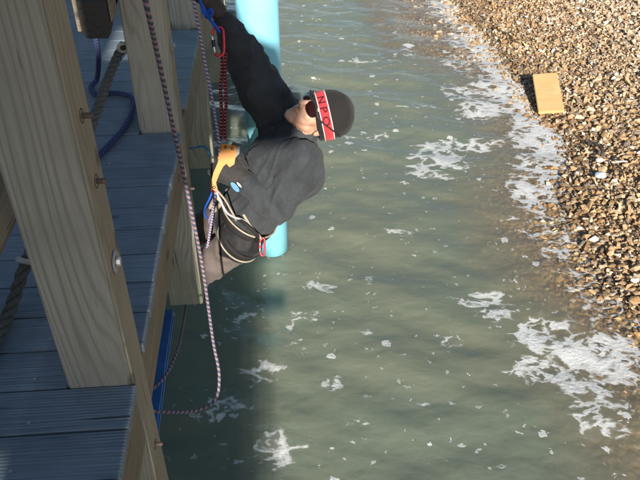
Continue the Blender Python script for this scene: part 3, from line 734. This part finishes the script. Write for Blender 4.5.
# sunglasses
gl_ = None
def lens_mesh(sgn):
    bm = bmesh.new(); top = []; n_u, n_v = 14, 8; g = {}
    for i in range(n_u + 1):
        for j in range(n_v + 1):
            a = (i / n_u - .5) * 2; b = (j / n_v - .5) * 2
            q = (1 - .28 * b * b * 1) ; xx = a * .0345 * math.sqrt(1 - .45 * b * b); zz = b * .0235 * math.sqrt(1 - .45 * a * a)
            x_ = sgn * (.0375 + xx); y_ = .103 - 3.6 * (abs(x_) - .006) ** 2 * 1.6 - zz * zz * 8
            g[i, j] = bm.verts.new((x_, y_, .004 + zz - .006 * abs(a) * 0))
    for i in range(n_u):
        for j in range(n_v): bm.faces.new((g[i, j], g[i + 1, j], g[i + 1, j + 1], g[i, j + 1]))
    r = bmesh.ops.solidify(bm, geom=bm.faces[:], thickness=.0022)
    me = bm_mesh(bm, 'lens'); me.polygons.foreach_set('use_smooth', [True] * len(me.polygons)); return me
sg = head_part('sunglasses', tube_mesh('sunglasses', [(-.072, .082, .018), (-.04, .1005, .024), (-.012, .107, .018), (0, .108, .015), (.012, .107, .018), (.04, .1005, .024), (.072, .082, .018)], .0032, 5, 8), 'frame')
for sgn in (-1, 1):
    head_part('lens', lens_mesh(sgn), 'lens', sg)
    head_part('temple', tube_mesh('temple', [(.071 * sgn, .082, .016), (.086 * sgn, .055, .024), (.099 * sgn, .022, .042), (.1025 * sgn, -.022, .060), (.094 * sgn, -.06, .066)], .0035, 5, 8), 'frame', sg)

# hands in gloves
def hand(name, wrist, palm_dir, back_n, curl, mat, side, spread=.0, s=1.):
    """palm_dir: wrist to knuckles; back_n: outward normal of the hand's back; side: direction from little finger to index"""
    pd = V(palm_dir).normalized(); bn = V(back_n); bn = (bn - pd * bn.dot(pd)).normalized(); sd_ = V(side); sd_ = (sd_ - pd * sd_.dot(pd) - bn * sd_.dot(bn)).normalized()
    bm = bmesh.new(); k0 = wrist + pd * .085 * s
    rot = Matrix((sd_, pd, bn)).transposed()
    hull_add(bm, ell(wrist - pd * .02 * s, (.033 * s, .02, .027 * s), rot), ell(wrist + pd * .015 * s, (.034 * s, .02, .024 * s), rot))
    hull_add(bm, ell(wrist + pd * .015 * s, (.034 * s, .02, .022 * s), rot), ell(k0 - pd * .008 * s, (.046 * s, .018, .019 * s), rot))
    for i, (ln, off_) in enumerate(((.92, .034), (1.0, .012), (.95, -.011), (.76, -.032))):
        p = k0 + sd_ * off_ * s; d = pd.copy(); a = 0; pts = [(p - pd * .01 * s, .0125 * s), ]
        for seg, an in zip((.045, .028, .022), curl):
            a += an; d = pd * math.cos(a) - bn * math.sin(a); p = p + d * seg * ln * s; pts.append((p, (.0120 - .001 * len(pts)) * s))
        chain(bm, pts)
    tb = wrist + pd * .028 * s + sd_ * .033 * s - bn * .008 * s; td = (sd_ * .55 + pd * .65 - bn * .5).normalized(); t2 = (pd * .55 - bn * .85 - sd_ * .25).normalized()
    chain(bm, [(tb, .017 * s), (tb + td * .042 * s, .0145 * s), (tb + td * .042 * s + t2 * .034 * s, .0125 * s), (tb + td * .042 * s + t2 * .056 * s, .0105 * s)])
    return wearing(name, fuse(bm, name, .0038, 2, folds(.0025, 40)), mat)
fa = (haL - elL).normalized()
gL = hand('glove', haL - fa * .035, fa * .8 + V((-.35, 0, .15)), V((.05, -.85, .53)), (1.15, 1.25, .9), 'glove', V((.25, .3, .9)), s=1.38)
fb_ = (wrR - elR).normalized()
gR = hand('glove', wrR + fb_ * .045, V((-.55, -.05, .8)), V((.45, -.75, .5)), (.9, 1.2, .9), 'glove_leather', V((.8, .4, .5)), s=1.12)
# printed patches and cuff of the near glove
gc = haL + V((-.018, -.055, -.012)); gn = V((.05, -.85, .53)).normalized(); gx = (fa - gn * fa.dot(gn)).normalized(); gy = gn.cross(gx)
def patch(c_, a_, b_, ang, mat):
    bm = bmesh.new(); ca_, sa_ = math.cos(ang), math.sin(ang)
    e1 = gx * ca_ + gy * sa_; e2 = gy * ca_ - gx * sa_
    hull_add(bm, [c_ + e1 * a_ * math.cos(q) + e2 * b_ * math.sin(q) + gn * h for q in np.linspace(0, 6.2, 20) for h in (-.012, .004)])
    link('patch', shift(bm_mesh(bm, 'patch'), BASE), mat, gL)
patch(gc - gx * .01, .025, .0105, R(-12), 'patch_blue'); patch(gc + gy * -.018 - gx * .018, .014, .004, R(-12), 'patch_white')

# harness: waist belt, leg loops, gear loops and slings
def ring_pts(c_, ax_, r1, r2, e1, n_=20, ph=0.):
    ax_ = V(ax_).normalized(); e1 = V(e1); e1 = (e1 - ax_ * e1.dot(ax_)).normalized(); e2 = ax_.cross(e1)
    return [V(c_) + e1 * r1 * math.cos(2 * math.pi * k / n_ + ph) + e2 * r2 * math.sin(2 * math.pi * k / n_ + ph) for k in range(n_)]
har = link('harness', shift(tube_mesh('harness', ring_pts(pel + up_b * .045 + fwd * .0, up_b, .180, .135, left), .020, 4, 10, True, .28, up_b), BASE), 'webbing', person)
def hpart(name, me, mat): return link(name, shift(me, BASE), mat, har)
hpart('belt_edge', tube_mesh('belt_edge', ring_pts(pel + up_b * .062, up_b, .186, .141, left), .0042, 4, 6, True), 'tan_web')
for h_, k_ in ((hipL, knL), (hipR, knR)):
    d = (k_ - h_).normalized(); hpart('leg_loop', tube_mesh('leg_loop', ring_pts(h_.lerp(k_, -.02), d, .108, .108, left), .014, 4, 8, True, .3, d), 'webbing')
    hpart('leg_loop_edge', tube_mesh('leg_loop_edge', ring_pts(h_.lerp(k_, .05), d, .1105, .1105, left), .004, 4, 6, True), 'tan_web')
hpart('gear_loop', tube_mesh('gear_loop', [(-.335, 2.50, -.475), (-.300, 2.462, -.515), (-.268, 2.460, -.560), (-.262, 2.475, -.590), (-.27, 2.51, -.60)], .006, 8, 8), 'tan_web')
hpart('gear_loop', tube_mesh('gear_loop', [(-.36, 2.48, -.475), (-.315, 2.450, -.500), (-.275, 2.45, -.55), (-.285, 2.48, -.60)], .009, 8, 8), 'webbing')
hpart('belay_loop', tube_mesh('belay_loop', [(-.50, 2.62, -.52), (-.47, 2.58, -.45), (-.45, 2.55, -.42), (-.44, 2.57, -.46), (-.48, 2.61, -.53)], .010, 8, 8), 'tan_web')
for nm_, pts, r_, mt in (('sling', [(-.446, 2.484, -.326), (-.425, 2.468, -.38), (-.402, 2.466, -.44), (-.37, 2.468, -.468), (-.33, 2.468, -.485), (-.295, 2.462, -.53), (-.266, 2.466, -.575)], .005, 'white_sling'),
                         ('sling', [(-.444, 2.482, -.328), (-.405, 2.462, -.37), (-.385, 2.462, -.42), (-.372, 2.470, -.46), (-.368, 2.49, -.50)], .0045, 'tan_web'),
                         ('sling', [(-.446, 2.486, -.328), (-.452, 2.475, -.39), (-.470, 2.490, -.46), (-.495, 2.53, -.53), (-.50, 2.58, -.58)], .0055, 'rope2'),
                         ('sling', [(-.448, 2.486, -.328), (-.475, 2.492, -.39), (-.505, 2.53, -.46), (-.52, 2.58, -.53), (-.50, 2.62, -.60)], .0045, 'blue_sling')):
    hpart(nm_, tube_mesh(nm_, pts, r_, 8, 8), mt)
hpart('maillon', tube_mesh('maillon', ring_pts((-.446, 2.480, -.335), (0, -.8, .55), .012, .009, (1, 0, 0), 10), .0035, 3, 8, True), 'red_metal')
hpart('leg_tag', box_mesh('leg_tag', -.006, .006, -.002, .002, -.014, .014, .001), 'patch_white').location = V((-.352, 2.455, -.715)) - BASE

# ------------------------------------------------------------------ gear: ascender, carabiners, ropes
def thing_mesh(name, me, mat, base, label, cat, group=None):
    o = link(name, shift(me, base), mat); o.location = base; return tag(o, label, cat, group)
# ascender (local: x right, z up, y depth), tilted like the hanging line
asc = empty('rope_ascender', (-.392, 2.478, -.215), 0, 'gold hand ascender clamped on the rope, gripped by the black glove', 'ascender')
asc.rotation_euler = (R(-28), R(14), 0)
shell = [(-.028, .085), (.026, .088), (.036, .070), (.036, .012), (.020, -.004), (.004, .008), (-.006, -.006), (-.016, -.040), (-.022, -.078), (-.012, -.100), (-.014, -.112), (-.036, -.108), (-.042, -.085), (-.040, -.040), (-.030, .010), (-.030, .05)]
link('shell', prism_mesh('shell', shell, .010, .0015), 'gold', asc)
link('rope_channel', prism_mesh('rope_channel', [(-.028, .086), (-.006, .088), (-.008, .03), (-.030, .02)], .024, .002), 'gold', asc, (-.004, .012, -.002))
link('cam_lever', prism_mesh('cam_lever', [(.010, .102), (.040, .098), (.046, .060), (.034, .040), (.016, .050), (.004, .080)], .012, .002), 'black_metal', asc, (.002, .012, 0))
for hx, hz in ((-.012, .074), (.016, .074), (-.026, -.098)): link('eyelet', lathe_mesh('eyelet', [(-.0075, .003), (-.0075, .0065), (.0075, .0065), (.0075, .003)], 14), 'black_metal', asc, (hx, 0, hz), (R(90), 0, 0))
link('handle_grip', prism_mesh('handle_grip', [(-.012, -.006), (-.006, -.010), (-.018, -.075), (-.026, -.08), (-.028, -.03), (-.022, .0)], .022, .004), 'gold', asc, (-.008, .004, 0))
def biner(name, pts, r, loc, rot, mats, label):
    e = empty(name, loc, 0, label, 'carabiner'); e.rotation_euler = rot
    n_ = len(pts); body_ = [pts[i] for i in range(n_)]
    link('spine', tube_mesh('spine', [(x_, 0, z_) for x_, z_ in body_], r, 6, 10), mats[0], e)
    a_, b_ = V((pts[-1][0], 0, pts[-1][1])), V((pts[0][0], 0, pts[0][1]))
    link('gate', tube_mesh('gate', [a_, a_.lerp(b_, .5), b_], r * .8, 3, 10), mats[1], e)
    link('screw_sleeve', tube_mesh('screw_sleeve', [a_.lerp(b_, .35), a_.lerp(b_, .5), a_.lerp(b_, .72)], r * 1.4, 3, 12), mats[2], e); return e
biner('carabiner', [(-.028, .022), (-.022, .045), (.0, .056), (.014, .046), (.020, .02), (.026, -.03), (.022, -.050), (.004, -.058), (-.010, -.050)], .0058, (-.418, 2.775, .200), (R(-20), R(8), R(0)), ('red_metal', 'silver', 'black_metal'), 'red locking carabiner on a blue sling beside the raised sleeve')
biner('carabiner', [(-.008, .020), (-.004, .036), (.006, .040), (.012, .028), (.012, -.025), (.006, -.040), (-.004, -.038), (-.009, -.022)], .0045, (-.259, 2.462, -.622), (R(-25), R(0), R(0)), ('red_metal', 'silver', 'red_metal'), 'small red carabiner dangling from the harness gear loop')
thing_mesh('sling', tube_mesh('sling', [(-.492, 2.80, .46), (-.478, 2.775, .375), (-.462, 2.765, .322), (-.448, 2.765, .30), (-.425, 2.768, .268), (-.412, 2.775, .240), (-.418, 2.782, .245), (-.440, 2.775, .285), (-.458, 2.77, .325), (-.47, 2.78, .345)], .0065, 8, 8), 'blue_sling', V((-.412, 2.775, .240)), 'bright blue sling tied between the raised glove and the red carabiner', 'sling')
thing_mesh('knot_tail', tube_mesh('knot_tail', [(-.468, 2.765, .325), (-.448, 2.755, .308), (-.430, 2.755, .318), (-.438, 2.765, .334), (-.46, 2.765, .30)], .006, 6, 8), 'blue_sling', V((-.45, 2.765, .31)), 'blue knot of cord at the top of the bright blue sling', 'cord')
bm = bmesh.new()
for dx, ph in ((-.009, 0), (.009, 2)):
    pts = [V((-.402 + dx + .003 * math.sin(k * 1.3 + ph), 2.778 + (2.56 - 2.778) * k / 8, .150 + (-.140 - .150) * k / 8)) for k in range(9)]
    tube_into(bm, catmull(pts, 6), .0068, 8)
me = bpy.data.meshes.new('accessory_cord'); bm.to_mesh(me); bm.free()
thing_mesh('accessory_cord', me, 'cord', V((-.40, 2.56, -.14)), 'doubled red and black cord from the red carabiner down to the ascender', 'cord')
thing_mesh('climbing_rope', tube_mesh('climbing_rope', [(-.528, 2.86, 1.04), (-.520, 2.84, .70), (-.509, 2.80, .40), (-.492, 2.77, .25), (-.477, 2.74, .129), (-.447, 2.66, -.03), (-.415, 2.52, -.15), (-.418, 2.500, -.21), (-.44, 2.515, -.32), (-.46, 2.53, -.42), (-.50, 2.56, -.60), (-.56, 2.60, -.85), (-.66, 2.72, -1.2)], .0062, 8, 8), 'rope2', V((-.415, 2.52, -.15)), 'purple and white climbing rope running through the gold ascender', 'rope')
rp = [(-.345, 1.28, 1.07), (-.338, 1.35, .805), (-.361, 1.48, .64), (-.384, 1.65, .312), (-.387, 1.72, .088), (-.387, 1.78, -.208), (-.392, 1.82, -.569), (-.381, 1.80, -.732), (-.400, 1.76, -.827), (-.467, 1.70, -.818), (-.552, 1.62, -.728), (-.610, 1.575, -.660), (-.625, 1.60, -.640), (-.584, 1.70, -.671), (-.562, 1.80, -.694), (-.556, 1.95, -.724), (-.595, 2.20, -.851), (-.634, 2.46, -.948), (-.665, 2.60, -.90), (-.68, 2.66, -.5)]
thing_mesh('hanging_rope', tube_mesh('hanging_rope', rp, .0057, 12, 10), 'rope', V((-.39, 1.76, -.827)), 'blue and pink rope looping down outside the pier posts', 'rope')
# blue and white strap ends in the shade by the far post
thing_mesh('strap', tube_mesh('strap', [(-.60, 2.70, -.25), (-.555, 2.66, -.235), (-.515, 2.62, -.205), (-.485, 2.60, -.20), (-.46, 2.56, -.22)], .006, 6, 8, False, .3), 'patch_blue', V((-.52, 2.62, -.205)), 'pale blue strap end trailing behind the gold ascender', 'strap')
def hawser(name, pts, r, base, label, taper=None):
    path = catmull(pts, 40); bm = bmesh.new(); fr_ = frames(path)
    L_ = 0; acc = [0]
    for a_, b_ in zip(path, path[1:]): L_ += (b_ - a_).length; acc.append(L_)
    for s_ in range(3):
        st_ = [p + (n_ * math.cos(acc[i] * 2 * math.pi / (r * 6.5) + s_ * 2.094) + b_ * math.sin(acc[i] * 2 * math.pi / (r * 6.5) + s_ * 2.094)) * r * .52 for i, (p, tg, n_, b_) in enumerate(fr_)]
        tube_into(bm, st_, r * .53, 8)
    me = bpy.data.meshes.new(name); bm.to_mesh(me); bm.free()
    return thing_mesh(name, me, 'hawser', V(base), label, 'rope')
HB = (-.785, 1.23, .018)
h1 = hawser('handrail_rope', [(-0.705, 2.42, 0.32), (-0.723, 2.38, 0.291), (-0.721, 2.2, 0.27), (-0.706, 2.03, 0.262), (-0.706, 1.85, 0.236), (-0.724, 1.68, 0.199), (-0.737, 1.52, 0.165), (-0.768, 1.42, 0.107), (-0.797, 1.34, 0.029), (-0.796, 1.23, 0.018), (-0.79, 1.12, 0.018)], .0165, HB, 'heavy grey twisted rope slung behind the nearest post and down to the deck')
link('whipping', shift(tube_mesh('whipping', ring_pts((-.700, 2.385, .320), V((-.3, 1, .3)), .0175, .0175, (1, 0, 0), 12), .006, 3, 8, True), HB), 'whip', h1)
link('whipping', shift(tube_mesh('whipping', ring_pts((-.765, 1.415, .115), V((.25, .6, .75)), .0185, .0185, (1, 0, 0), 12), .008, 3, 8, True), HB), 'whip', h1)
dr = [(-.860, 2.60, .52), (-.862, 2.60, .30), (-.90, 2.70, .16), (-.955, 2.79, .03), (-.97, 2.74, .014), (-.93, 2.67, .012), (-.855, 2.685, .012), (-.78, 2.645, .012), (-.749, 2.541, .012), (-.743, 2.392, .012), (-.764, 2.256, .012), (-.80, 2.12, .012), (-.88, 1.96, .012), (-.98, 1.85, .012)]
thing_mesh('coiled_rope', tube_mesh('coiled_rope', dr, .0105, 10, 8), 'deckrope', V((-.97, 2.74, .012)), 'navy blue rope lying in a loop on the grey deck boards', 'rope')

# ------------------------------------------------------------------ things washed up on the shingle
def on_beach(x, y, dz=0.): return V((x, y, float(terr(np.array(x), np.array(y))) + dz))
me = box_mesh('timber_board', -.118, .118, -.30, .30, 0, .03, .004, 2)
bd = link('timber_board', me, 'cutboard', None, on_beach(2.225, 6.28, .085), (R(13), R(-8), R(-8)))
tag(bd, 'pale plank offcut lying at the foam edge of the shingle', 'board')
for nm_, mt, pts, r_, lb, ct in (
    ('driftwood_stick', 'stick', [(2.33, 5.33, .06), (2.37, 5.26, .075), (2.385, 5.16, .07), (2.36, 5.08, .06)], .017, 'short black charred stick lying upright among the pebbles', 'stick'),
    ('driftwood_twig', 'palestick', [(2.40, 4.93, .06), (2.44, 4.91, .075), (2.50, 4.90, .07)], .010, 'thin bleached twig lying on the shingle', 'twig'),
    ('driftwood_branch', 'stick', [(2.41, 4.90, .06), (2.42, 4.80, .06), (2.40, 4.68, .055)], .009, 'dark forked branch stub below the bleached twig', 'branch'),
    ('seaweed_strand', 'weed', [(2.10, 8.30, .035), (2.18, 8.15, .035), (2.25, 7.98, .035), (2.24, 7.85, .035), (2.30, 7.75, .035)], .013, 'thin brown strand of weed near the waterline', 'seaweed')):
    pp = [on_beach(a, b, c_) for a, b, c_ in pts]; bm = bmesh.new()
    tube_into(bm, catmull(pp, 6), lambda q, r_=r_: r_ * (1 - .45 * q) * (1 + .25 * math.sin(q * 23)), 7)
    me = bpy.data.meshes.new(nm_); bm.to_mesh(me); bm.free(); thing_mesh(nm_, me, mt, pp[0], lb, ct)
for mt, x, y, r_, lb in (('bluestone', 2.255, 4.78, .040, 'smooth pale blue stone on the brown shingle'), ('whitestone', 2.33, 5.03, .028, 'small round white stone on the brown shingle')):
    bm = bmesh.new(); bmesh.ops.create_icosphere(bm, subdivisions=3, radius=1)
    for v_ in bm.verts: v_.co = V((v_.co.x * r_ * 1.25, v_.co.y * r_, v_.co.z * r_ * .6)) * (1 + .18 * noise.noise(v_.co * 1.6))
    me = bm_mesh(bm, 'beach_stone'); o = link('beach_stone', me, mt, None, on_beach(x, y, .045), (0, 0, .4), True); tag(o, lb, 'stone')
